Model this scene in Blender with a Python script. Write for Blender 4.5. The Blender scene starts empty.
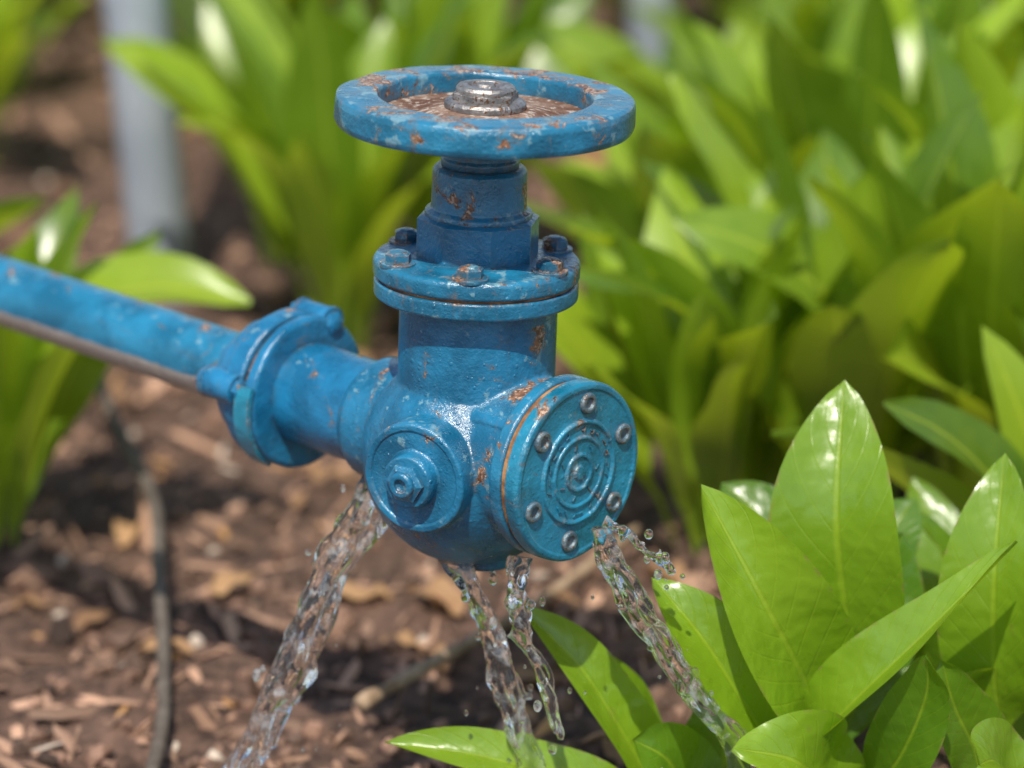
import bpy, bmesh, math, random
import numpy as np
from mathutils import Vector, Matrix, noise, Quaternion
R=math.radians
random.seed(7); rng=np.random.default_rng(7)
H=0.33
scene=bpy.context.scene

# ------------------------------------------------------------ node helpers
def new_mat(name):
    m=bpy.data.materials.new(name); m.use_nodes=True
    nt=m.node_tree; nt.nodes.clear()
    return m,nt
class NT:
    def __init__(s,nt): s.nt=nt
    def n(s,t,inp=None,**kw):
        nd=s.nt.nodes.new(t)
        for k,v in kw.items(): setattr(nd,k,v)
        if inp:
            for k,v in inp.items():
                sock=nd.inputs[k]
                if isinstance(v,bpy.types.NodeSocket): s.nt.links.new(v,sock)
                else: sock.default_value=v
        return nd
    def math(s,op,a,b=0.0,c=0.0,clamp=False):
        nd=s.n('ShaderNodeMath',{0:a,1:b,2:c},operation=op); nd.use_clamp=clamp
        return nd.outputs[0]
    def mix(s,f,a,b,bt='MIX'):
        nd=s.n('ShaderNodeMix',data_type='RGBA',blend_type=bt)
        for i,v in ((0,f),(6,a),(7,b)):
            if isinstance(v,bpy.types.NodeSocket): s.nt.links.new(v,nd.inputs[i])
            else: nd.inputs[i].default_value=v
        return nd.outputs[2]
    def noise(s,co,scale,detail=4,rough=.55,dist=0):
        return s.n('ShaderNodeTexNoise',{'Vector':co,'Scale':scale,'Detail':detail,'Roughness':rough,'Distortion':dist}).outputs[0]
    def ss(s,v,a,b):
        nd=s.n('ShaderNodeMapRange',{0:v,1:a,2:b,3:0.0,4:1.0},interpolation_type='SMOOTHSTEP')
        return nd.outputs[0]
def c3(r,g,b): return (r,g,b,1)

def paint_mat(name, rust=0.5, wear=0.5, underside=False, base=(0.004,0.140,0.275), seed=0.0, spots=(), wet=.6):
    m,nt=new_mat(name); g=NT(nt)
    tc=g.n('ShaderNodeTexCoord')
    co=g.n('ShaderNodeVectorMath',{0:tc.outputs['Object'],1:(seed,seed*1.7,seed*.6)},operation='ADD').outputs[0]
    n0=g.noise(co,14,3); n1=g.noise(co,30,4); n2=g.noise(co,75,6,.65); n3=g.noise(co,420,3); n4=g.noise(co,46,7,.66,.6); n5=g.noise(co,170,5,.7)
    b=Vector(base)
    col=g.mix(g.ss(n1,.3,.7),c3(*(b*0.66)),c3(b.x*1.8+.004,b.y*1.30,b.z*1.25))
    patch=g.ss(n0,.42,.62)
    col=g.mix(g.math('MULTIPLY',g.math('MULTIPLY',g.ss(n5,.50,.70),.5),patch),col,c3(b.x*3+.03,b.y*1.7,b.z*1.5))
    bev=g.n('ShaderNodeBevel',{'Radius':0.0024},samples=3)
    geo=g.n('ShaderNodeNewGeometry')
    dt=g.n('ShaderNodeVectorMath',{0:bev.outputs[0],1:geo.outputs['Normal']},operation='DOT_PRODUCT').outputs['Value']
    edge=g.ss(g.math('SUBTRACT',1.0,dt),.01,.12)
    nz=g.n('ShaderNodeSeparateXYZ',{0:geo.outputs['Normal']}).outputs[2]
    up=g.ss(nz,.4,.95)
    loc=g.math('MULTIPLY',g.math('SUBTRACT',n0,.5),.30)
    for (sx_,sy_,sz_,sr,sa) in spots:
        dd=g.n('ShaderNodeVectorMath',{0:tc.outputs['Object'],1:(sx_,sy_,sz_)},operation='DISTANCE').outputs['Value']
        loc=g.math('ADD',loc,g.math('MULTIPLY',g.math('SUBTRACT',1.0,g.ss(dd,sr*.2,sr)),sa))
    pw=g.math('ADD',n2,g.math('ADD',g.math('MULTIPLY',edge,.12),g.math('MULTIPLY',up,.05)))
    pw=g.math('ADD',pw,g.math('MULTIPLY',loc,.6))
    pale=g.math('MULTIPLY',g.ss(pw,.67-.10*wear,.74-.10*wear),.75)
    col=g.mix(pale,col,c3(.19,.35,.41))
    rw=g.math('ADD',n4,g.math('ADD',g.math('MULTIPLY',edge,.11),g.math('MULTIPLY',up,.035)))
    rw=g.math('ADD',rw,loc)
    th=.70-.15*rust
    rm=g.ss(rw,th,th+.018)
    rcol=g.mix(g.ss(n5,.35,.65),c3(.060,.024,.012),c3(.27,.115,.050))
    rcol=g.mix(g.ss(n3,.48,.62),rcol,c3(.44,.31,.22))
    halo=g.math('MULTIPLY',g.ss(rw,th-.07,th),.4)
    col=g.mix(halo,col,c3(.15,.13,.10))
    col=g.mix(rm,col,rcol)
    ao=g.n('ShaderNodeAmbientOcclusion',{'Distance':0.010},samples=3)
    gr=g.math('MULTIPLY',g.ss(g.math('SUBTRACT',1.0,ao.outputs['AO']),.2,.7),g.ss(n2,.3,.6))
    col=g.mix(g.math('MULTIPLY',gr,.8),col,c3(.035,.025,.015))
    sc=g.n('ShaderNodeVectorMath',{0:co,1:(1,1,.10)},operation='MULTIPLY').outputs[0]
    dr=g.math('MULTIPLY',g.ss(g.noise(sc,120,3,.6),.57,.70),.4)
    col=g.mix(g.math('MULTIPLY',g.math('MULTIPLY',dr,patch),g.math('SUBTRACT',1.0,up)),col,c3(.13,.10,.06))
    metal=0.0
    rough=g.math('ADD',g.math('MULTIPLY',n1,.40),.10)
    if underside:
        um=g.ss(g.math('ADD',nz,g.math('MULTIPLY',g.math('SUBTRACT',n4,.5),.30)),-.12,-.22)
        col=g.mix(um,col,g.mix(n2,c3(.32,.30,.28),c3(.60,.56,.52)))
        metal=g.math('MULTIPLY',um,.25)
    rough=g.math('ADD',rough,g.math('MULTIPLY',rm,.45),clamp=True)
    def beads(scale,thr):
        v=g.n('ShaderNodeTexVoronoi',{'Vector':co,'Scale':scale})
        rr=g.n('ShaderNodeSeparateColor',{0:v.outputs['Color']}).outputs[0]
        rad=g.math('SUBTRACT',rr,thr)
        x=g.math('MAXIMUM',g.math('SUBTRACT',rad,v.outputs['Distance']),0.0)
        return g.math('POWER',x,.5)
    bd=g.math('ADD',g.math('MULTIPLY',beads(190,.62),.9),g.math('MULTIPLY',beads(380,.62),.5))
    hgt=g.math('ADD',g.math('MULTIPLY',n3,.25),g.math('MULTIPLY',n2,1.2))
    hgt=g.math('SUBTRACT',hgt,g.math('MULTIPLY',rm,.35))
    hgt=g.math('ADD',hgt,g.math('MULTIPLY',n5,.45))
    bump=g.n('ShaderNodeBump',{'Strength':.7,'Distance':.0018,'Height':hgt})
    bump2=g.n('ShaderNodeBump',{'Strength':wet,'Distance':.0020,'Height':bd,'Normal':bump.outputs[0]})
    p=g.n('ShaderNodeBsdfPrincipled',{'Base Color':col,'Roughness':rough,'Metallic':metal,'Normal':bump2.outputs[0],'Coat Weight':.55,'Coat Roughness':.13})
    nt.links.new(bump2.outputs[0],p.inputs['Coat Normal'])
    g.n('ShaderNodeOutputMaterial',{0:p.outputs[0]})
    return m

def simple_rough(name,c1,c2,scale,rough,metal=0.0,bump=.5,dist=.001,c3_=None):
    m,nt=new_mat(name); g=NT(nt)
    co=g.n('ShaderNodeTexCoord').outputs['Object']
    a=g.noise(co,scale,7,.65); b=g.noise(co,scale*4,5,.6)
    col=g.mix(g.ss(a,.35,.65),c3(*c1),c3(*c2))
    if c3_: col=g.mix(g.ss(b,.54,.62),col,c3(*c3_))
    bp=g.n('ShaderNodeBump',{'Strength':bump,'Distance':dist,'Height':g.math('ADD',a,b)})
    p=g.n('ShaderNodeBsdfPrincipled',{'Base Color':col,'Roughness':rough,'Metallic':metal,'Normal':bp.outputs[0]})
    g.n('ShaderNodeOutputMaterial',{0:p.outputs[0]})
    return m

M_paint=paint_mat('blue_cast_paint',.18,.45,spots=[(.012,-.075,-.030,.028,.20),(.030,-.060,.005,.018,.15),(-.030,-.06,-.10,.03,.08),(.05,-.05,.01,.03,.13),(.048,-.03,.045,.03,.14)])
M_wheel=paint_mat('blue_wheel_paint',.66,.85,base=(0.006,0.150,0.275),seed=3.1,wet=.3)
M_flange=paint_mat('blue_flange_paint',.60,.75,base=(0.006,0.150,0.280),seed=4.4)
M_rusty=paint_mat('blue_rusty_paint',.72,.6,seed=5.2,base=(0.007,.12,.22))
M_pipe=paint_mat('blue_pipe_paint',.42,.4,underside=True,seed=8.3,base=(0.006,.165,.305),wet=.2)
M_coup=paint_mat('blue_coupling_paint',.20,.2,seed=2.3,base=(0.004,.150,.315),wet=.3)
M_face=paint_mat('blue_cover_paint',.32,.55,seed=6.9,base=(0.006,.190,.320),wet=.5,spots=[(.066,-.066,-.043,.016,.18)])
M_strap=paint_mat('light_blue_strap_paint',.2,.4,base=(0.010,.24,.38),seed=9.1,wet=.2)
M_web=simple_rough('weathered_rust_web',(.13,.055,.028),(.34,.23,.17),42,.9,0,1.0,.004,(.48,.40,.34))
M_gasket=simple_rough('rusty_gasket',(.14,.055,.02),(.42,.22,.09),60,.8)
M_steel=simple_rough('worn_steel',(.24,.23,.22),(.46,.43,.40),90,.38,.75,.8,.0010,(.20,.10,.05))
M_screw=simple_rough('tarnished_screw',(.08,.15,.20),(.22,.27,.29),120,.42,.45,.8,.0008,(.16,.08,.04))
M_post=simple_rough('galvanised_post_metal',(.36,.41,.47),(.50,.55,.61),9,.5,.3)

# ------------------------------------------------------------ mesh helpers
def link(o,parent=None):
    scene.collection.objects.link(o)
    if parent: o.parent=parent
    return o
def mesh_obj(name,bm,mat,parent=None,mtx=None,smooth=True,angle=35):
    me=bpy.data.meshes.new(name); bm.normal_update(); bm.to_mesh(me); bm.free()
    if smooth:
        for p in me.polygons: p.use_smooth=True
        if angle: me.set_sharp_from_angle(angle=R(angle))
    if mat: me.materials.append(mat)
    o=bpy.data.objects.new(name,me); link(o,parent)
    if mtx is not None: o.matrix_local=mtx
    return o
def frame(origin,dirv,roll=0):
    q=Vector(dirv).normalized().to_track_quat('Z','Y')
    return Matrix.Translation(origin) @ q.to_matrix().to_4x4() @ Matrix.Rotation(roll,4,'Z')
def round_prof(prof,bv):
    out=[]
    n=len(prof)
    for i,p in enumerate(prof):
        p=Vector(p)
        if i==0 or i==n-1: out.append(p); continue
        a=Vector(prof[i-1])-p; b=Vector(prof[i+1])-p
        d=min(bv,a.length*.45,b.length*.45)
        A=p+a.normalized()*d; B=p+b.normalized()*d
        for t in (0,.33,.67,1):
            out.append(A*(1-t)**2+p*2*t*(1-t)+B*t*t)
    return out
def add_lathe(bm,prof,seg=96,bv=.0012,mtx=Matrix(),jit=0.0):
    pts=round_prof(prof,bv)
    rings=[]
    for r,z in pts:
        if r<1e-6: rings.append([bm.verts.new(mtx@Vector((0,0,z)))])
        else:
            ring=[]
            for k in range(seg):
                a=2*math.pi*k/seg
                q=jit*noise.noise(Vector((math.cos(a)*3.3,math.sin(a)*3.3,z*90))) if jit else 0
                ring.append(bm.verts.new(mtx@Vector(((r+q)*math.cos(a),(r+q)*math.sin(a),z+q*.6))))
            rings.append(ring)
    for a,b in zip(rings,rings[1:]):
        for k in range(seg):
            k2=(k+1)%seg
            if len(a)==1 and len(b)==1: continue
            if len(a)==1: bm.faces.new((a[0],b[k],b[k2]))
            elif len(b)==1: bm.faces.new((a[k],b[0],a[k2]))
            else: bm.faces.new((a[k],b[k],b[k2],a[k2]))
def lathe(name,prof,mat,parent,mtx=Matrix(),seg=96,bv=.0012,jit=0.0):
    bm=bmesh.new(); add_lathe(bm,prof,seg,bv,Matrix(),jit); bmesh.ops.recalc_face_normals(bm,faces=bm.faces)
    return mesh_obj(name,bm,mat,parent,mtx)
def add_hex(bm,r,z0,z1,mtx=Matrix(),ch=.0012,sides=6):
    lv=[(r-ch,z0),(r,z0+ch*.5),(r,z1-ch),(r-ch*1.6,z1)]
    rings=[[bm.verts.new(mtx@Vector((q*math.cos(2*math.pi*k/sides),q*math.sin(2*math.pi*k/sides),z))) for k in range(sides)] for q,z in lv]
    for a,b in zip(rings,rings[1:]):
        for k in range(sides): bm.faces.new((a[k],a[(k+1)%sides],b[(k+1)%sides],b[k]))
    bm.faces.new(rings[-1]); bm.faces.new(rings[0][::-1])
def bolt(bm,mtx,r=.0075,h=.008,washer=True):
    if washer: add_lathe(bm,[(0,-.001),(r*1.35,-.001),(r*1.35,.0018),(0,.0018)],24,.0005,mtx)
    add_hex(bm,r,.001,h,mtx,r*.14)
    add_lathe(bm,[(0,h-.002),(r*.78,h-.001),(r*.55,h+.0009),(0,h+.0014)],20,.0012,mtx)

# ------------------------------------------------------------ VALVE
valve=bpy.data.objects.new('gate_valve',None); link(valve); valve.location=(0,0,H); valve.rotation_euler=(0,R(2.0),R(0))
valve.empty_display_size=.05
bonnet=bpy.data.objects.new('bonnet',None); link(bonnet,valve); bonnet.location=(-.002,0,.003)
A=R(47.5)
d=Vector((math.sin(A),-math.cos(A),0)); AX=Vector((0,0,-.039))
B=R(29); bdir=Vector((-math.sin(B),-math.cos(B),-.03)).normalized()
BO=Vector((-.001,0,-.043))
bm=bmesh.new()
bmesh.ops.create_uvsphere(bm,u_segments=64,v_segments=40,radius=.0725,matrix=Matrix.Translation((-.001,0,-.050))@Matrix.Diagonal((1.02,1,1.02,1)))
add_lathe(bm,[(0,-.06),(.0545,-.06),(.0525,.0),(.0525,.064),(0,.064)],64,.001)
add_lathe(bm,[(0,0),(.055,0),(.0535,.070),(.0535,.078),(0,.078)],64,.001,frame(AX,d))
add_lathe(bm,[(0,0),(.044,0),(.043,.085),(.036,.095),(0,.095)],64,.001,frame(AX+Vector((0,0,-.005)),-d))
add_lathe(bm,[(0,0),(.0375,0),(.0375,.0755),(.0365,.077),(0,.077)],64,.001,frame(BO,bdir))
for k in (40,140,265):
    mt=frame(AX,d)@Matrix.Rotation(R(k),4,'Z')
    bmesh.ops.create_cube(bm,size=1,matrix=mt@Matrix.Translation((.048,0,.045))@Matrix.Diagonal((.016,.008,.06,1)))
bmesh.ops.recalc_face_normals(bm,faces=bm.faces)
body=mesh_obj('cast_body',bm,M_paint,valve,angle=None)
md=body.modifiers.new('r','REMESH'); md.mode='VOXEL'; md.voxel_size=.0013; md.use_smooth_shade=True
md=body.modifiers.new('s','SMOOTH'); md.iterations=9; md.factor=.6

lathe('bonnet_lower_flange',[(0,.055),(.050,.0585),(.0665,.0585),(.068,.060),(.068,.0695),(.066,.0705),(0,.0705)],M_flange,bonnet,bv=.001,jit=.0006)
lathe('bonnet_gasket',[(0,.0700),(.0655,.0700),(.0655,.0722),(0,.0722)],M_gasket,bonnet,bv=.0003)
lathe('bonnet_flange',[(0,.072),(.0672,.072),(.0685,.0735),(.0685,.082),(.0665,.0845),(.052,.0848),(.046,.0865),(0,.0870)],M_flange,bonnet,bv=.0015,jit=.0006)
bm=bmesh.new()
for k in range(6):
    a=R(-94+60*k)
    bolt(bm,Matrix.Translation((.0572*math.cos(a),.0572*math.sin(a),.0842))@Matrix.Rotation(random.random(),4,'Z'),.0090,.0085)
bmesh.ops.recalc_face_normals(bm,faces=bm.faces)
mesh_obj('bonnet_bolts',bm,M_rusty,bonnet,angle=30)
bm=bmesh.new(); add_hex(bm,.041,.085,.1135,Matrix.Rotation(R(12),4,'Z'),.002,8)
bmesh.ops.recalc_face_normals(bm,faces=bm.faces)
mesh_obj('gland_nut',bm,M_paint,bonnet,angle=25)
lathe('stem_housing',[(0,.10),(.0355,.1125),(.0355,.1165),(.0315,.1185),(.031,.1440),(.0285,.1465),(0,.1465)],M_flange,bonnet)
lathe('stem_collar',[(0,.14),(.0255,.146),(.0262,.151),(.0245,.153),(.0245,.1615),(.030,.168),(.030,.178),(0,.178)],M_rusty,bonnet)
hw=bpy.data.objects.new('handwheel',None); link(hw,valve); hw.location=(0,0,.0055)
lathe('wheel_rim',[(.0695,.1780),(.0695,.1885),(.0705,.1908),(.0745,.1915),(.0940,.1908),(.0970,.1895),(.0980,.186),(.0980,.1745),(.0965,.1708),(.090,.1690),(.074,.1690),(.0695,.1725),(.0695,.1780)],M_wheel,hw,seg=180,bv=.0008,jit=.0010)
lathe('wheel_web',[(0,.1720),(.0700,.1720),(.0700,.1780),(.064,.1770),(.045,.1785),(.030,.1825),(0,.1840)],M_web,hw,seg=128,bv=.002)
lathe('hub_washer',[(0,.182),(.0268,.1825),(.0268,.1862),(.0250,.1880),(.020,.1890),(0,.1890)],M_steel,hw,bv=.0006)
bm=bmesh.new(); add_lathe(bm,[(0,.188),(.0195,.188),(.0195,.1955),(.0180,.1975),(.0125,.1978),(.0115,.1965),(.0065,.1965),(.006,.1985),(0,.1988)],64,.0005)
bmesh.ops.recalc_face_normals(bm,faces=bm.faces); mesh_obj('stem_nut',bm,M_steel,hw)
bm=bmesh.new(); add_hex(bm,.0225,.1885,.1935,Matrix.Rotation(.3,4,'Z'),.001)
bmesh.ops.recalc_face_normals(bm,faces=bm.faces); mesh_obj('hub_hex_nut',bm,M_steel,hw,angle=25)

F=frame(AX,d)
lathe('outlet_flange',[(0,.068),(.0585,.068),(.0605,.070),(.0605,.0770),(.059,.0785),(0,.0785)],M_flange,valve,F,seg=128,jit=.0006)
lathe('outlet_gasket',[(0,.0780),(.0582,.0780),(.0582,.0824),(0,.0824)],M_gasket,valve,F,bv=.0003)
bm=bmesh.new()
add_lathe(bm,[(0,.0820),(.0585,.0820),(.0605,.0832),(.0605,.0915),(.0590,.0935),(.0560,.0938),(.0548,.0928),(.0360,.0928),(.0350,.0948),(.0332,.0948),(.0322,.0932),(.0250,.0932),(.0243,.0945),(.0226,.0945),(.0218,.0934),(.0135,.0934),(.0128,.0950),(.0108,.0950),(.0100,.0938),(.0055,.0938),(.0045,.0952),(0,.0954)],160,.0007,F,.0004)
bmesh.ops.recalc_face_normals(bm,faces=bm.faces); mesh_obj('outlet_cover',bm,M_face,valve)
bm=bmesh.new()
for k in range(6):
    a=R(22+60*k)
    mt=F@Matrix.Translation((.0465*math.cos(a),.0465*math.sin(a),.0925))
    add_lathe(bm,[(0,0),(.0072,0),(.0072,.0018),(.0062,.0030),(.0040,.0030),(.0034,.0012),(0,.0010)],28,.0005,mt)
bmesh.ops.recalc_face_normals(bm,faces=bm.faces); mesh_obj('cover_screws',bm,M_screw,valve)
bm=bmesh.new()
for k in range(22):
    a=2*math.pi*k/22+random.uniform(-.05,.05)
    if k%7==6: continue
    bmesh.ops.create_cube(bm,size=1,matrix=F@Matrix.Rotation(a,4,'Z')@Matrix.Translation((.0288+random.uniform(-.0008,.0008),0,.0936))@Matrix.Rotation(random.uniform(-1.6,1.6),4,'Z')@Matrix.Diagonal((random.uniform(.002,.005),.0011,.0014,1)))
    if k%3: bmesh.ops.create_cube(bm,size=1,matrix=F@Matrix.Rotation(a+.06,4,'Z')@Matrix.Translation((.0288,0,.0936))@Matrix.Diagonal((.0011,random.uniform(.0015,.005),.0013,1)))
for k in range(7):
    a=2*math.pi*k/7
    bmesh.ops.create_cube(bm,size=1,matrix=F@Matrix.Rotation(a,4,'Z')@Matrix.Translation((.0177,0,.0937))@Matrix.Rotation(random.uniform(-1,1),4,'Z')@Matrix.Diagonal((.0045,.0012,.0012,1)))
bmesh.ops.bevel(bm,geom=bm.edges[:],offset=.0003,segments=2,affect='EDGES')
mesh_obj('embossed_marks',bm,M_face,valve)
G=frame(BO,bdir)
bm=bmesh.new()
add_lathe(bm,[(.0375,.070),(.0375,.0768),(.0362,.0782),(.0325,.0782),(.0315,.0768),(.020,.0768),(.0185,.0785),(.0185,.0840),(.0170,.0870),(0,.0870)],96,.001,G,.0005)
bmesh.ops.recalc_face_normals(bm,faces=bm.faces); mesh_obj('side_boss',bm,M_paint,valve)
bm=bmesh.new(); add_hex(bm,.0135,.086,.0920,G,.0022)
add_lathe(bm,[(0,.0915),(.0090,.0915),(.0088,.0940),(.0075,.0955),(.0045,.0955),(.004,.0930),(0,.0925)],40,.0008,G)
bmesh.ops.recalc_face_normals(bm,faces=bm.faces); mesh_obj('side_plug',bm,M_paint,valve,angle=30)
bm=bmesh.new(); add_lathe(bm,[(0,-.116),(.024,-.116),(.023,-.1245),(.018,-.1265),(0,-.1265)],48,.002,Matrix.Translation((.008,0,0)))
bmesh.ops.recalc_face_normals(bm,faces=bm.faces); mesh_obj('drain_lug',bm,M_paint,valve)

# ------------------------------------------------------------ PIPE
pipe=bpy.data.objects.new('water_pipe',None); link(pipe); pipe.location=(0,0,H-.006); pipe.rotation_euler=(0,R(2.7),0)
PF=frame(AX,-d)
bm=bmesh.new()
L0,L1,rb=.16,1.15,.12
seg=40; r=.0258
pts=[(Vector((0,0,z)),Vector((0,0,1))) for z in np.linspace(L0,L1,30)]
downw=(PF.to_3x3().inverted()@Vector((0,0,-1))).normalized()
for k in range(1,13):
    a=k/12*math.pi/2
    pts.append((Vector((0,0,L1))+Vector((0,0,1))*rb*math.sin(a)+downw*rb*(1-math.cos(a)),(Vector((0,0,1))*math.cos(a)+downw*math.sin(a))))
e=pts[-1][0]
for k in (.2,.5): pts.append((e+downw*k,downw))
side=Vector((0,0,1)).cross(downw).normalized()
prev=None
for c,t in pts:
    up=side.cross(t).normalized()
    ring=[bm.verts.new(c+side*r*math.cos(2*math.pi*k/seg)+up*r*math.sin(2*math.pi*k/seg)) for k in range(seg)]
    if prev:
        for k in range(seg): bm.faces.new((prev[k],prev[(k+1)%seg],ring[(k+1)%seg],ring[k]))
    prev=ring
bmesh.ops.recalc_face_normals(bm,faces=bm.faces)
mesh_obj('pipe_run',bm,M_pipe,pipe,PF)
lathe('pipe_socket',[(0,.07),(.037,.07),(.0362,.10),(.0362,.165),(.0345,.168),(0,.168)],M_coup,pipe,PF)
lathe('coupling_front_flange',[(0,.158),(.052,.158),(.0548,.160),(.0548,.1665),(.0530,.168),(0,.168)],M_coup,pipe,PF,seg=128,bv=.0015,jit=.0008)
lathe('coupling_gasket',[(0,.1675),(.0500,.1675),(.0500,.1725),(0,.1725)],M_rusty,pipe,PF,bv=.0004)
lathe('coupling_collar',[(0,.172),(.0525,.172),(.0548,.174),(.0548,.187),(.0525,.190),(.0465,.192),(.0450,.203),(.0415,.209),(.0335,.211),(.0310,.222),(.0285,.224),(0,.224)],M_coup,pipe,PF,seg=128,bv=.0022,jit=.0008)
bm=bmesh.new()
inv=PF.to_3x3().inverted()
def ang(v):
    q=inv@Vector(v); return math.atan2(q.y,q.x)
nearv=Vector((-math.cos(A),-math.sin(A),0))
for a,zz in ((ang(nearv+Vector((0,0,.15))),.190),(ang(-nearv*.5+Vector((0,0,1))),.176),(ang(-nearv-Vector((0,0,.25))),.182)):
    mt=PF@Matrix.Rotation(a,4,'Z')
    add_lathe(bm,[(0,-.014),(.0115,-.014),(.0115,.014),(0,.014)],28,.002,mt@Matrix.Translation((.0510,0,zz)))
    bolt(bm,mt@Matrix.Translation((.0520,0,zz+.014)),.0085,.008)
    bolt(bm,mt@Matrix.Translation((.0520,0,zz-.014))@Matrix.Rotation(math.pi,4,'X'),.0085,.006)
bmesh.ops.recalc_face_normals(bm,faces=bm.faces); mesh_obj('coupling_lugs_and_bolts',bm,M_coup,pipe,angle=32)
bm=bmesh.new()
n=26; vs=[]
a0=ang(nearv+Vector((0,0,.25))); a1=ang(nearv+Vector((0,0,-1.6)))
if abs(a1-a0)>math.pi: a1+=2*math.pi*(1 if a1<a0 else -1)
for k in range(n+1):
    a=a0+(a1-a0)*k/n
    zc=.1535+.006*(k/n); rr=.0552
    row=[]
    for (dr,dz) in ((0,-.0075),(.0030,-.0070),(.0030,.0070),(0,.0075)):
        row.append(bm.verts.new(Vector(((rr+dr)*math.cos(a),(rr+dr)*math.sin(a),zc+.011+dz))))
    vs.append(row)
for a_,b_ in zip(vs,vs[1:]):
    for i in range(4): bm.faces.new((a_[i],a_[(i+1)%4],b_[(i+1)%4],b_[i]))
bm.faces.new(vs[0]); bm.faces.new(vs[-1])
bmesh.ops.recalc_face_normals(bm,faces=bm.faces)
mesh_obj('clamp_strap',bm,M_strap,pipe,PF,angle=30)

# ------------------------------------------------------------ WATER
m,nt=new_mat('clear_water'); g=NT(nt)
co=g.n('ShaderNodeTexCoord').outputs['Object']
p=g.n('ShaderNodeBsdfPrincipled',{'Base Color':c3(1,1,1),'Roughness':0.03,'IOR':1.33,'Transmission Weight':1.0,'Specular IOR Level':1.0})
fo=g.n('ShaderNodeBsdfPrincipled',{'Base Color':c3(.85,.88,.90),'Roughness':.12})
tr=g.n('ShaderNodeBsdfTranslucent',{'Color':c3(.85,.88,.90)})
fm=g.n('ShaderNodeMixShader',{0:.5,1:fo.outputs[0],2:tr.outputs[0]})
fac=g.math('ADD',g.math('MULTIPLY',g.ss(g.noise(co,75,4,.6),.52,.68),.34),.015)
mx=g.n('ShaderNodeMixShader',{0:fac,1:p.outputs[0],2:fm.outputs[0]})
g.n('ShaderNodeOutputMaterial',{0:mx.outputs[0]}); M_water=m
def catmull(P,t):
    n=len(P)-1; x=min(max(t,0),.99999)*n; i=int(x); u=x-i
    p1=P[i];p2=P[i+1];p0=P[i-1] if i>0 else p1*2-p2;p3=P[i+2] if i+2<=n else p2*2-p1
    return .5*((2*p1)+(p2-p0)*u+(2*p0-5*p1+4*p2-p3)*u*u+(3*p1-p0-3*p2+p3)*u**3)
def stream(name,P,r0,r1,strands,spread0,spread1,drops,seed,twist=5):
    rnd=random.Random(seed)
    P=[Vector(p)+Vector((0,0,H)) for p in P]
    bm=bmesh.new(); n=130; sg=14
    for s in range(strands):
        ph=s*6.283/strands+rnd.uniform(-.5,.5); tw=twist*rnd.uniform(.7,1.3)
        rs=1.2 if s==0 else rnd.uniform(.5,1.0)
        prev=None; t1=1 if s<3 else rnd.uniform(.7,1)
        for i in range(n+1):
            t=t1*i/n
            c=catmull(P,t); T=(catmull(P,min(t+.01,1))-catmull(P,max(t-.01,0))).normalized()
            S=T.cross(Vector((0,1,0))).normalized(); U=S.cross(T)
            off=(spread0+(spread1-spread0)*t)*(.80+1.1*noise.noise(Vector((t*6,s*3.3+seed,0))))
            if s==0: off*=.25
            a=ph+tw*t+1.6*noise.noise(Vector((t*4,s*5.3,seed)))
            c=c+S*off*math.cos(a)+U*off*math.sin(a)*.6
            rr=(r0+(r1-r0)*t)*rs*(1+.50*noise.noise(Vector((t*10,seed+s*7.1,1.3)))+.18*noise.noise(Vector((t*26,seed+s*2.1,5.3))))
            rr=max(rr,.0015)
            if i>n-4: rr*=.5
            ring=[]
            for k in range(sg):
                th=2*math.pi*k/sg
                fl=1+.42*math.cos(2*th+t*13+s)
                q=noise.noise(Vector((math.cos(th)*1.1,math.sin(th)*1.1,t*12+s*9+seed)))
                ring.append(bm.verts.new(c+(S*math.cos(th)+U*math.sin(th))*rr*fl*(1+.40*q)))
            if prev:
                for k in range(sg): bm.faces.new((prev[k],prev[(k+1)%sg],ring[(k+1)%sg],ring[k]))
            else: bm.faces.new(ring[::-1])
            prev=ring
        bm.faces.new(prev)
    for k in range(drops):
        t=rnd.uniform(.12,1)**.8
        c=catmull(P,t)+Vector((rnd.gauss(0,1),rnd.gauss(0,.6),rnd.gauss(0,.6)))*(.005+.012*t)*(spread1/.006)
        rr=rnd.uniform(.0012,.0034)
        bmesh.ops.create_icosphere(bm,subdivisions=2,radius=rr,matrix=Matrix.Translation(c)@Matrix.Diagonal((1,1,rnd.uniform(1,1.7),1)))
    bmesh.ops.recalc_face_normals(bm,faces=bm.faces)
    o=mesh_obj(name,bm,M_water,None,angle=None)
    md=o.modifiers.new('r','REMESH'); md.mode='VOXEL'; md.voxel_size=.0009; md.use_smooth_shade=True
    md=o.modifiers.new('s','SMOOTH'); md.iterations=6; md.factor=.5
    return o
stream('water_stream',[(-.060,.03,-.070),(-.073,.022,-.090),(-.095,.012,-.135),(-.120,.004,-.190),(-.148,0,-.250),(-.175,-.003,-.325)],.0052,.0072,6,.0058,.0130,22,3,4)
stream('water_stream',[(-.020,-.02,-.110),(-.004,-.024,-.135),(.012,-.028,-.172),(.020,-.03,-.210),(.034,-.033,-.255),(.055,-.036,-.325)],.0056,.0046,5,.0058,.0076,20,12,4)
stream('water_stream',[(.030,-.045,-.106),(.027,-.052,-.130),(.031,-.056,-.155),(.043,-.060,-.185),(.056,-.062,-.230)],.0048,.0026,3,.0050,.0055,18,23,4)
stream('water_stream',[(.082,-.066,-.078),(.088,-.068,-.100),(.104,-.070,-.125),(.124,-.070,-.160),(.149,-.070,-.200),(.174,-.070,-.238),(.198,-.07,-.325)],.0046,.0054,5,.0050,.0085,28,31,5)
stream('water_stream',[(.084,-.068,-.073),(.100,-.072,-.080),(.112,-.074,-.092),(.130,-.076,-.108)],.0022,.0014,2,.0020,.0030,14,40)

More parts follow.
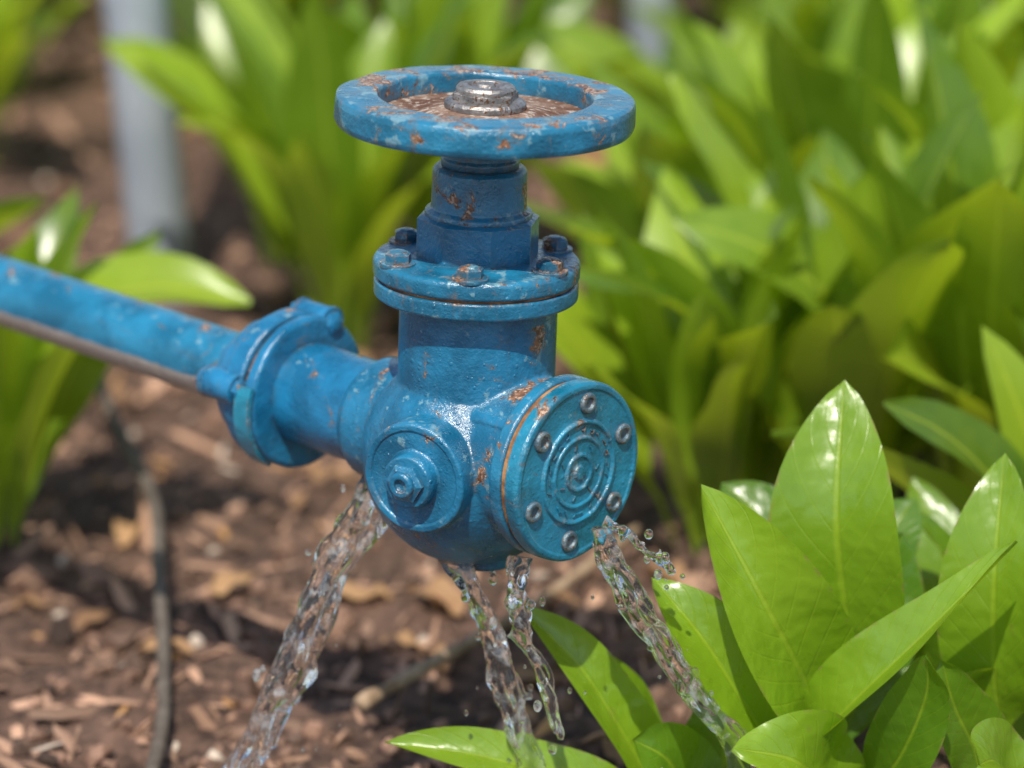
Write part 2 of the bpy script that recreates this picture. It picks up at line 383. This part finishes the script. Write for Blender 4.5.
# ------------------------------------------------------------ LEAVES
def leaf_mat(name,dark,light,trans,rough=.33,detail=True):
    m,nt=new_mat(name); g=NT(nt)
    uv=g.n('ShaderNodeUVMap',uv_map='UVMap').outputs[0]
    sx=g.n('ShaderNodeSeparateXYZ',{0:uv}); u=sx.outputs[0]; v=sx.outputs[1]
    au=g.math('ABSOLUTE',g.math('SUBTRACT',g.math('MULTIPLY',u,2.0),1.0))
    rn=g.n('ShaderNodeAttribute',attribute_name='rnd').outputs['Fac']
    co=g.n('ShaderNodeTexCoord').outputs['Object']
    n1=g.noise(co,35,3)
    f=g.math('ADD',g.math('MULTIPLY',rn,.75),g.math('MULTIPLY',n1,.40),clamp=True)
    col=g.mix(f,c3(*dark),c3(*light))
    mid=g.math('SUBTRACT',1.0,g.ss(au,.02,.08))
    L=Vector(light)
    if detail:
        lat=g.math('ABSOLUTE',g.math('SINE',g.math('MULTIPLY',g.math('SUBTRACT',v,g.math('MULTIPLY',au,.16)),48.0)))
        latm=g.math('SUBTRACT',1.0,g.ss(lat,0.0,.22))
        vein=g.math('MAXIMUM',g.math('MULTIPLY',mid,.8),g.math('MULTIPLY',latm,.28))
    else: vein=mid
    col=g.mix(g.math('MULTIPLY',vein,.5),col,c3(L.x*1.6,L.y*1.3,L.z*1.9))
    if detail:
        bl=g.math('MULTIPLY',g.ss(g.noise(co,60,5,.7),.62,.70),.4)
        col=g.mix(bl,col,c3(.22,.20,.05))
        edgeb=g.math('MULTIPLY',g.ss(au,.93,1.0),g.ss(g.noise(co,90,3),.50,.62))
        col=g.mix(g.math('MULTIPLY',edgeb,.7),col,c3(.30,.22,.08))
        hgt=g.math('ADD',g.math('MULTIPLY',vein,-.6),g.math('MULTIPLY',g.noise(co,300,2),.12))
        hgt=g.math('ADD',hgt,g.math('MULTIPLY',g.noise(co,32,2),3.0))
        bp=g.n('ShaderNodeBump',{'Strength':.6,'Distance':.0022,'Height':hgt}).outputs[0]
    p=g.n('ShaderNodeBsdfPrincipled',{'Base Color':col,'Roughness':g.math('ADD',g.math('MULTIPLY',n1,.22),rough-.11),'Specular IOR Level':.9})
    t=g.n('ShaderNodeBsdfTranslucent',{'Color':g.mix(.6,col,c3(L.x*2.2,L.y*1.8,L.z*.6))})
    if detail: nt.links.new(bp,p.inputs['Normal']); nt.links.new(bp,t.inputs['Normal'])
    mx=g.n('ShaderNodeMixShader',{0:trans,1:p.outputs[0],2:t.outputs[0]})
    g.n('ShaderNodeOutputMaterial',{0:mx.outputs[0]})
    return m
M_leaf=leaf_mat('green_leaf',(.022,.11,.010),(.25,.42,.018),.38,.30)
M_leafb=leaf_mat('background_green_leaf',(.020,.095,.010),(.36,.52,.032),.40,.33,False)

class LeafMesh:
    def __init__(s): s.v=[];s.f=[];s.uv=[];s.r=[]
    def leaf(s,P,W,hint,n=18,m=6,pf=.2,fold=.25,wave=.06,rnd=.5,tilt=0,cup=0.0,e1=.82,e2=.82):
        base=len(s.v); ph=random.uniform(0,6.3)
        for i in range(n+1):
            t=i/n; c=catmull(P,t); T=(catmull(P,min(t+.02,1))-catmull(P,max(t-.02,0))).normalized()
            S=T.cross(hint)
            S=S.normalized() if S.length>1e-4 else Vector((1,0,0))
            N=S.cross(T).normalized()
            a=tilt*(t)
            S,N=S*math.cos(a)+N*math.sin(a), N*math.cos(a)-S*math.sin(a)
            if t<pf: w=.003+.003*(t/pf)
            else:
                q=(t-pf)/(1-pf); w=max(W/2*math.sin(math.pi*q**e1)**e2, .006*(1-q)+.0003)
            for j in range(m+1):
                u=-1+2*j/m
                wv=wave*W*math.sin(t*13+ph+(1.7 if u>0 else 0))*u*u
                z=fold*(abs(u)**1.4)*w-cup*u*u*w
                if t<pf: z=.5*abs(u)*w; wv=0
                s.v.append(c+S*u*w+N*(z+wv)); s.uv.append((j/m,t)); s.r.append(rnd)
        for i in range(n):
            for j in range(m):
                a=base+i*(m+1)+j; s.f.append((a,a+1,a+m+2,a+m+1))
    def plant(s,pos,h,n,W,rng_,nn=14,mm=4,spread=1.0,minr=0,maxr=1):
        pos=Vector(pos)
        for k in range(n):
            az=k*2.399+rng_.uniform(-.4,.4); fr=k/max(n-1,1)
            L=h*rng_.uniform(.8,1.15)*(1.0-.10*fr)
            e0=R(rng_.uniform(76,89)-16*fr*spread); e1=R(rng_.uniform(52,84)-66*fr*spread*rng_.uniform(.5,1.2))
            o=Vector((math.cos(az),math.sin(az),0)); c=pos+o*.012*(1+2*fr); P=[c.copy()]
            for q in range(5):
                e=e0+(e1-e0)*((q/4)**1.3); dv=o*math.cos(e)+Vector((0,0,1))*math.sin(e)
                c=c+dv*L/5; P.append(c.copy())
            em=(e0+e1)/2
            hint=(-o*math.sin(em)+Vector((0,0,1))*math.cos(em)); sd=Vector((-o.y,o.x,0)); hint=(hint+sd*rng_.uniform(-.6,.6)).normalized()
            rv=rng_.random(); rv=rv*rv*(3-2*rv)
            s.leaf(P,W*rng_.uniform(.75,1.3),hint,n=nn,m=mm,pf=rng_.uniform(.12,.25),fold=rng_.uniform(.1,.5),wave=rng_.uniform(.02,.1),rnd=minr+(maxr-minr)*rv,tilt=rng_.uniform(-.6,.6),e1=.95,e2=.74)
    def build(s,name,mat):
        me=bpy.data.meshes.new(name); me.from_pydata([tuple(v) for v in s.v],[],s.f)
        uvl=me.uv_layers.new(name='UVMap')
        idx=np.empty(len(me.loops),dtype=np.int32); me.loops.foreach_get('vertex_index',idx)
        uvl.data.foreach_set('uv',np.array(s.uv,dtype=np.float32)[idx].ravel())
        at=me.attributes.new('rnd','FLOAT','POINT'); at.data.foreach_set('value',np.array(s.r,dtype=np.float32))
        me.polygons.foreach_set('use_smooth',[True]*len(me.polygons)); me.materials.append(mat); me.update()
        o=bpy.data.objects.new(name,me); link(o)
        return o
def V(x,y,z): return Vector((x,y,z+H))
def hero(lm,root,pts,W,hint,**k):
    k.setdefault('e1',.98); k.setdefault('e2',.68)
    lm.leaf([root]+[V(*p) for p in pts],W,Vector(hint).normalized(),n=36,m=12,**k)
hp=LeafMesh(); root=V(.235,.05,-.33)
hero(hp,root,[(.246,.045,-.255),(.256,.025,-.200),(.244,.012,-.100),(.251,.055,-.014)],.092,(-.30,-1,.30),pf=.34,fold=.30,wave=.045,rnd=.72,e1=1.02,e2=.70)
hero(hp,root,[(.236,.02,-.262),(.226,-.01,-.215),(.192,-.040,-.140),(.149,-.025,-.062)],.080,(.45,-1,.20),pf=.26,fold=.60,wave=.04,rnd=1.0,e1=1.05,e2=.75)
hero(hp,root,[(.225,.0,-.275),(.245,-.035,-.225),(.298,-.050,-.160),(.359,-.045,-.096)],.052,(-.75,-.35,.50),pf=.15,fold=.70,wave=.06,rnd=.85,e1=.85)
hero(hp,root,[(.222,.0,-.285),(.190,-.03,-.232),(.153,-.035,-.170),(.118,-.02,-.130)],.060,(.3,-.9,.55),pf=.22,fold=.5,wave=.06,rnd=.8,e1=.9)
hero(hp,root,[(.262,.06,-.27),(.277,.07,-.220),(.288,.09,-.180),(.300,.10,-.140)],.062,(.2,-.9,.3),pf=.2,fold=.2,wave=.05,rnd=.05)
hero(hp,root,[(.240,-.03,-.300),(.232,-.06,-.265),(.210,-.085,-.235),(.170,-.10,-.220)],.078,(.2,-.8,.8),pf=.12,fold=.45,wave=.08,rnd=.9,e1=.9)
hero(hp,root,[(.265,-.01,-.29),(.285,-.04,-.255),(.30,-.06,-.20),(.298,-.07,-.165)],.050,(-.5,-.9,.2),pf=.2,fold=.4,wave=.06,rnd=.15)
hero(hp,root,[(.245,-.05,-.31),(.262,-.09,-.285),(.285,-.12,-.262),(.310,-.13,-.248)],.062,(-.2,-.8,.8),pf=.12,fold=.4,wave=.08,rnd=.45)
hero(hp,root,[(.23,.09,-.26),(.215,.11,-.18),(.20,.13,-.14),(.175,.15,-.120)],.055,(.2,-.8,.5),pf=.25,fold=.3,wave=.05,rnd=.1)
hero(hp,root,[(.25,.09,-.27),(.275,.12,-.21),(.295,.14,-.16),(.315,.16,-.135)],.055,(-.3,-.8,.5),pf=.25,fold=.3,wave=.05,rnd=.1)
hp.build('broadleaf_plant',M_leaf)
hp=LeafMesh(); root=V(.375,.03,-.33)
hero(hp,root,[(.366,.02,-.26),(.356,.01,-.215),(.352,.005,-.135),(.360,.035,-.060)],.072,(-.45,-1,.2),pf=.28,fold=.4,wave=.06,rnd=.75)
hero(hp,root,[(.40,.02,-.26),(.42,.01,-.19),(.43,.0,-.12),(.42,-.01,-.06)],.07,(-.4,-1,.2),pf=.3,fold=.3,wave=.05,rnd=.5)
hero(hp,root,[(.35,-.02,-.29),(.338,-.03,-.25),(.322,-.04,-.215),(.312,-.045,-.18)],.050,(.3,-1,.3),pf=.2,fold=.4,wave=.06,rnd=.3)
hero(hp,root,[(.36,-.05,-.29),(.352,-.08,-.25),(.34,-.11,-.225),(.325,-.14,-.215)],.060,(.1,-.7,.8),pf=.2,fold=.4,wave=.06,rnd=.8)
hp.plant(V(.39,.12,-.33),.21,8,.055,random.Random(9),nn=22,mm=8,maxr=.6)
hp.build('broadleaf_plant',M_leaf)
hp=LeafMesh(); root=V(.150,.01,-.33)
hero(hp,root,[(.125,.0,-.298),(.100,-.005,-.250),(.068,-.005,-.198),(.028,.005,-.160)],.046,(.6,-.7,.4),pf=.15,fold=.6,wave=.06,rnd=.8,e1=.85)
hero(hp,root,[(.115,-.02,-.310),(.066,-.03,-.278),(.005,-.035,-.254),(-.062,-.03,-.246)],.044,(.1,-.65,1),pf=.15,fold=.5,wave=.07,rnd=.85,e1=.85)
hero(hp,root,[(.125,.03,-.300),(.112,.035,-.265),(.098,.035,-.235),(.068,.03,-.195)],.038,(.7,-.8,.3),pf=.15,fold=.4,wave=.05,rnd=.6)
hero(hp,root,[(.150,-.02,-.300),(.140,-.03,-.275),(.127,-.045,-.250),(.105,-.05,-.235)],.060,(.2,-.8,.7),pf=.15,fold=.3,wave=.05,rnd=.2)
hero(hp,root,[(.165,-.0,-.30),(.170,-.0,-.27),(.172,-.0,-.235),(.160,.0,-.200)],.06,(-.2,-1,.3),pf=.15,fold=.3,wave=.05,rnd=.1)
hp.build('broadleaf_plant',M_leaf)

mids=[(-.43,.62,.30,17,.070),(-.60,.85,.33,14,.075),(-.15,1.22,.40,20,.072),(-.05,1.45,.38,17,.075),(-.22,1.55,.36,15,.075),(-.33,2.25,.38,14,.08),(-.66,2.0,.34,12,.08),
 (.20,.60,.31,18,.070),(.315,.64,.38,22,.080),(.43,.62,.42,20,.082),(.53,.82,.46,20,.085),(.23,.95,.34,19,.075),(.36,.98,.46,20,.085),(.52,1.15,.46,18,.085),
 (.68,.95,.46,15,.085),(.30,1.42,.38,16,.080),(.46,1.50,.44,17,.085),(.64,1.62,.46,15,.09),(.80,1.4,.46,14,.09),(.47,.30,.33,12,.07),(.62,.42,.38,14,.08)]
for i,(x,y,h,n,W) in enumerate(mids):
    lm=LeafMesh(); rr_=random.Random(100+i)
    lm.plant((x,y,0),h,n,W,rr_,nn=14,mm=4,spread=.75)
    if i==0:
        lm.leaf([V(-.42,.62,-.30),V(-.40,.62,-.2),V(-.35,.60,-.125),V(-.28,.59,-.095),V(-.195,.58,-.105)],.085,Vector((0,-.5,1)),pf=.35,rnd=.8)
    lm.build('broadleaf_plant',M_leafb)
lm=LeafMesh(); rr_=random.Random(77)
y=2.0
while y<9:
    step=.22+.05*y; wdt=1.1+.40*y
    x=-wdt
    while x<wdt:
        px=x+rr_.uniform(-.08,.08); py=y+rr_.uniform(-.1,.1)
        gap=(y<2.3 and -1.0<px<.30) or rr_.random()<.05
        if not gap: lm.plant((px,py,0),rr_.uniform(.30,.5),13,.10,rr_,nn=7,mm=2,spread=.85,minr=.15)
        x+=step
    y+=.28+.06*y
lm.build('foliage',M_leafb)

# ------------------------------------------------------------ GROUND
def hgt(x,y):
    return .022*noise.noise(Vector((x*3.1,y*3.1,0)))+.013*noise.noise(Vector((x*11,y*11,3)))+.008*noise.noise(Vector((x*34,y*34,9)))-.012
n=260
s=np.linspace(-1,1,n+1); cs=2.4*s+120*s**9
verts=[(float(a),float(b)+1.2,hgt(a,b+1.2)) for b in cs for a in cs]
faces=[(j*(n+1)+i,j*(n+1)+i+1,(j+1)*(n+1)+i+1,(j+1)*(n+1)+i) for j in range(n) for i in range(n)]
me=bpy.data.meshes.new('ground'); me.from_pydata(verts,[],faces); me.polygons.foreach_set('use_smooth',[True]*len(faces))
m,nt=new_mat('garden_soil'); g=NT(nt)
co=g.n('ShaderNodeTexCoord').outputs['Object']
a=g.noise(co,9,5,.65); b=g.noise(co,60,6,.7); c=g.noise(co,2.2,3)
col=g.mix(g.ss(b,.35,.68),c3(.045,.022,.015),c3(.27,.155,.105))
col=g.mix(g.math('MULTIPLY',g.ss(a,.45,.7),.6),col,c3(.34,.20,.14))
col=g.mix(g.ss(c,.3,.6),g.mix(.35,col,c3(.04,.02,.014)),col)
bp=g.n('ShaderNodeBump',{'Strength':1.0,'Distance':.016,'Height':b})
p=g.n('ShaderNodeBsdfPrincipled',{'Base Color':col,'Roughness':.9,'Normal':bp.outputs[0]})
g.n('ShaderNodeOutputMaterial',{0:p.outputs[0]}); me.materials.append(m)
link(bpy.data.objects.new('ground',me))
bm=bmesh.new(); bmesh.ops.create_icosphere(bm,subdivisions=1,radius=1); bm.verts.ensure_lookup_table()
iv=np.array([v.co[:] for v in bm.verts]); fi=np.array([[v.index for v in f.verts] for f in bm.faces]); bm.free()
NC=17000; allv=[];allf=[];cols=[]
for k in range(NC):
    y=rng.uniform(0,1)**1.3*3.9-.35; wd=.75+.28*(y+.4); x=rng.uniform(-wd,wd)
    chip=rng.random()<.38
    sz=rng.uniform(.0025,.0075)*(1 if rng.random()<.94 else 2.2)
    sc=np.array([sz*rng.uniform(1.3,4.6),sz*rng.uniform(.4,1.1),sz*rng.uniform(.18,.4)]) if chip else sz*rng.uniform(.7,1.4,3)
    v=iv*sc*rng.uniform(.65,1.3,(len(iv),1))
    q=Quaternion((rng.normal(),rng.normal()*.35,rng.normal()*.35,rng.normal()*1.5)).normalized() if chip else Quaternion(rng.normal(size=4)).normalized()
    v=v@np.array(q.to_matrix()).T+np.array([x,y,hgt(x,y)+sz*.35])
    allf.append(fi+len(iv)*k); allv.append(v)
    t=rng.random()
    if chip: cc=np.array([.42,.25,.165])*rng.uniform(.3,1.4) if t<.90 else np.array([.52,.28,.11])
    else: cc=np.array([.20,.115,.078])*rng.uniform(.2,1.7)
    if t>.98: cc=np.array([.55,.45,.36])
    cols.append(np.tile(np.append(cc,1),(len(iv),1)))
allv=np.vstack(allv); allf=np.vstack(allf); cols=np.vstack(cols)
me=bpy.data.meshes.new('mulch'); me.from_pydata(allv.tolist(),[],allf.tolist())
at=me.attributes.new('col','FLOAT_COLOR','POINT'); at.data.foreach_set('color',cols.astype(np.float32).ravel())
m,nt=new_mat('mulch_bits'); g=NT(nt)
cc=g.n('ShaderNodeAttribute',attribute_name='col').outputs['Color']
p=g.n('ShaderNodeBsdfPrincipled',{'Base Color':cc,'Roughness':.75})
g.n('ShaderNodeOutputMaterial',{0:p.outputs[0]}); me.materials.append(m)
link(bpy.data.objects.new('mulch',me))

lm=LeafMesh(); rr_=random.Random(3)
for k in range(110):
    x=rr_.uniform(-.9,.35); y=rr_.uniform(.1,2.4); a=rr_.uniform(0,6.28); L=rr_.uniform(.03,.07)
    z=hgt(x,y)+.006; o=Vector((math.cos(a),math.sin(a),0)); b0=Vector((x,y,z))
    lm.leaf([b0,b0+o*L*.4+Vector((0,0,.008)),b0+o*L*.8+Vector((0,0,.004)),b0+o*L],L*.45,Vector((0,0,1)),n=8,m=4,pf=.08,fold=rr_.uniform(-.3,.6),wave=.15,rnd=rr_.random())
M_dry=leaf_mat('dry_leaf',(.16,.075,.03),(.50,.29,.13),.15,.7)
lm.build('fallen_leaves',M_dry)

def tube(name,P,r0,r1,mat,n=60,sg=10,jit=0):
    bm=bmesh.new(); prev=None
    for i in range(n+1):
        t=i/n; c=catmull(P,t); T=(catmull(P,min(t+.01,1))-catmull(P,max(t-.01,0))).normalized()
        S=T.cross(Vector((.1,.3,1))).normalized(); U=S.cross(T); r=(r0+(r1-r0)*t)*(1+jit*noise.noise(Vector((t*18,0,0))))
        ring=[bm.verts.new(c+(S*math.cos(6.2832*k/sg)+U*math.sin(6.2832*k/sg))*r) for k in range(sg)]
        if prev:
            for k in range(sg): bm.faces.new((prev[k],prev[(k+1)%sg],ring[(k+1)%sg],ring[k]))
        else: bm.faces.new(ring[::-1])
        prev=ring
    bm.faces.new(prev); bmesh.ops.recalc_face_normals(bm,faces=bm.faces)
    return mesh_obj(name,bm,mat,None,angle=None)
M_hose=simple_rough('grey_rubber',(.09,.07,.055),(.16,.13,.105),40,.6)
M_stick=simple_rough('dry_wood',(.26,.17,.10),(.46,.33,.22),60,.85)
tube('drip_hose',[Vector(q) for q in [(-.56,1.05,.02),(-.46,.95,.09),(-.385,.88,.12),(-.335,.75,.07),(-.285,.60,.045),(-.265,.45,.03),(-.245,.28,.012),(-.235,.1,.01),(-.25,-.3,.01)]],.0055,.0055,M_hose)
tube('dry_stick',[Vector(q) for q in [(-.09,.20,.018),(-.02,.30,.022),(.05,.42,.020),(.13,.56,.030)]],.006,.0035,M_stick,jit=.4)

def post(loc,r,tilt,h=1.7):
    e=bpy.data.objects.new('metal_post',None); link(e); e.location=loc; e.rotation_euler=(0,tilt,0)
    lathe('tube',[(0,-.2),(r,-.2),(r,h),(r*.9,h+.004),(0,h+.004)],M_post,e,seg=48)
    lathe('cap',[(0,h-.02),(r*1.08,h-.02),(r*1.08,h+.008),(r*.7,h+.02),(0,h+.024)],M_post,e,seg=48)
post((-.358,1.44,0),.034,R(-4.0)); post((.206,2.10,0),.030,R(-1.5))

# ------------------------------------------------------------ LIGHT / WORLD / CAMERA
sd=Vector((-.10,-.54,.83)).normalized()
elev=math.asin(sd.z); az=math.atan2(sd.x,sd.y)
L=bpy.data.lights.new('sun','SUN'); L.energy=5.0; L.angle=R(.5); L.color=(1,.94,.83)
o=bpy.data.objects.new('sun',L); link(o); o.rotation_euler=sd.to_track_quat('Z','Y').to_euler()
w=bpy.data.worlds.new('World'); scene.world=w; w.use_nodes=True
nt=w.node_tree; nt.nodes.clear(); g=NT(nt)
sk=g.n('ShaderNodeTexSky',sky_type='NISHITA'); sk.sun_disc=False; sk.sun_elevation=elev; sk.sun_rotation=az
bg=g.n('ShaderNodeBackground',{'Color':sk.outputs[0],'Strength':.15}); g.n('ShaderNodeOutputWorld',{0:bg.outputs[0]})
cam=bpy.data.cameras.new('camera'); cam.lens=120; cam.sensor_width=36; cam.clip_end=500; cam.clip_start=.05
cam.dof.use_dof=True; cam.dof.focus_distance=2.215; cam.dof.aperture_fstop=3.1; cam.dof.aperture_blades=0
co=bpy.data.objects.new('camera',cam); link(co); co.location=(.024,-2.176,H+.665); co.rotation_euler=(R(73),0,0)
scene.camera=co
scene.view_settings.view_transform='Standard'; scene.view_settings.look='None'; scene.view_settings.exposure=0
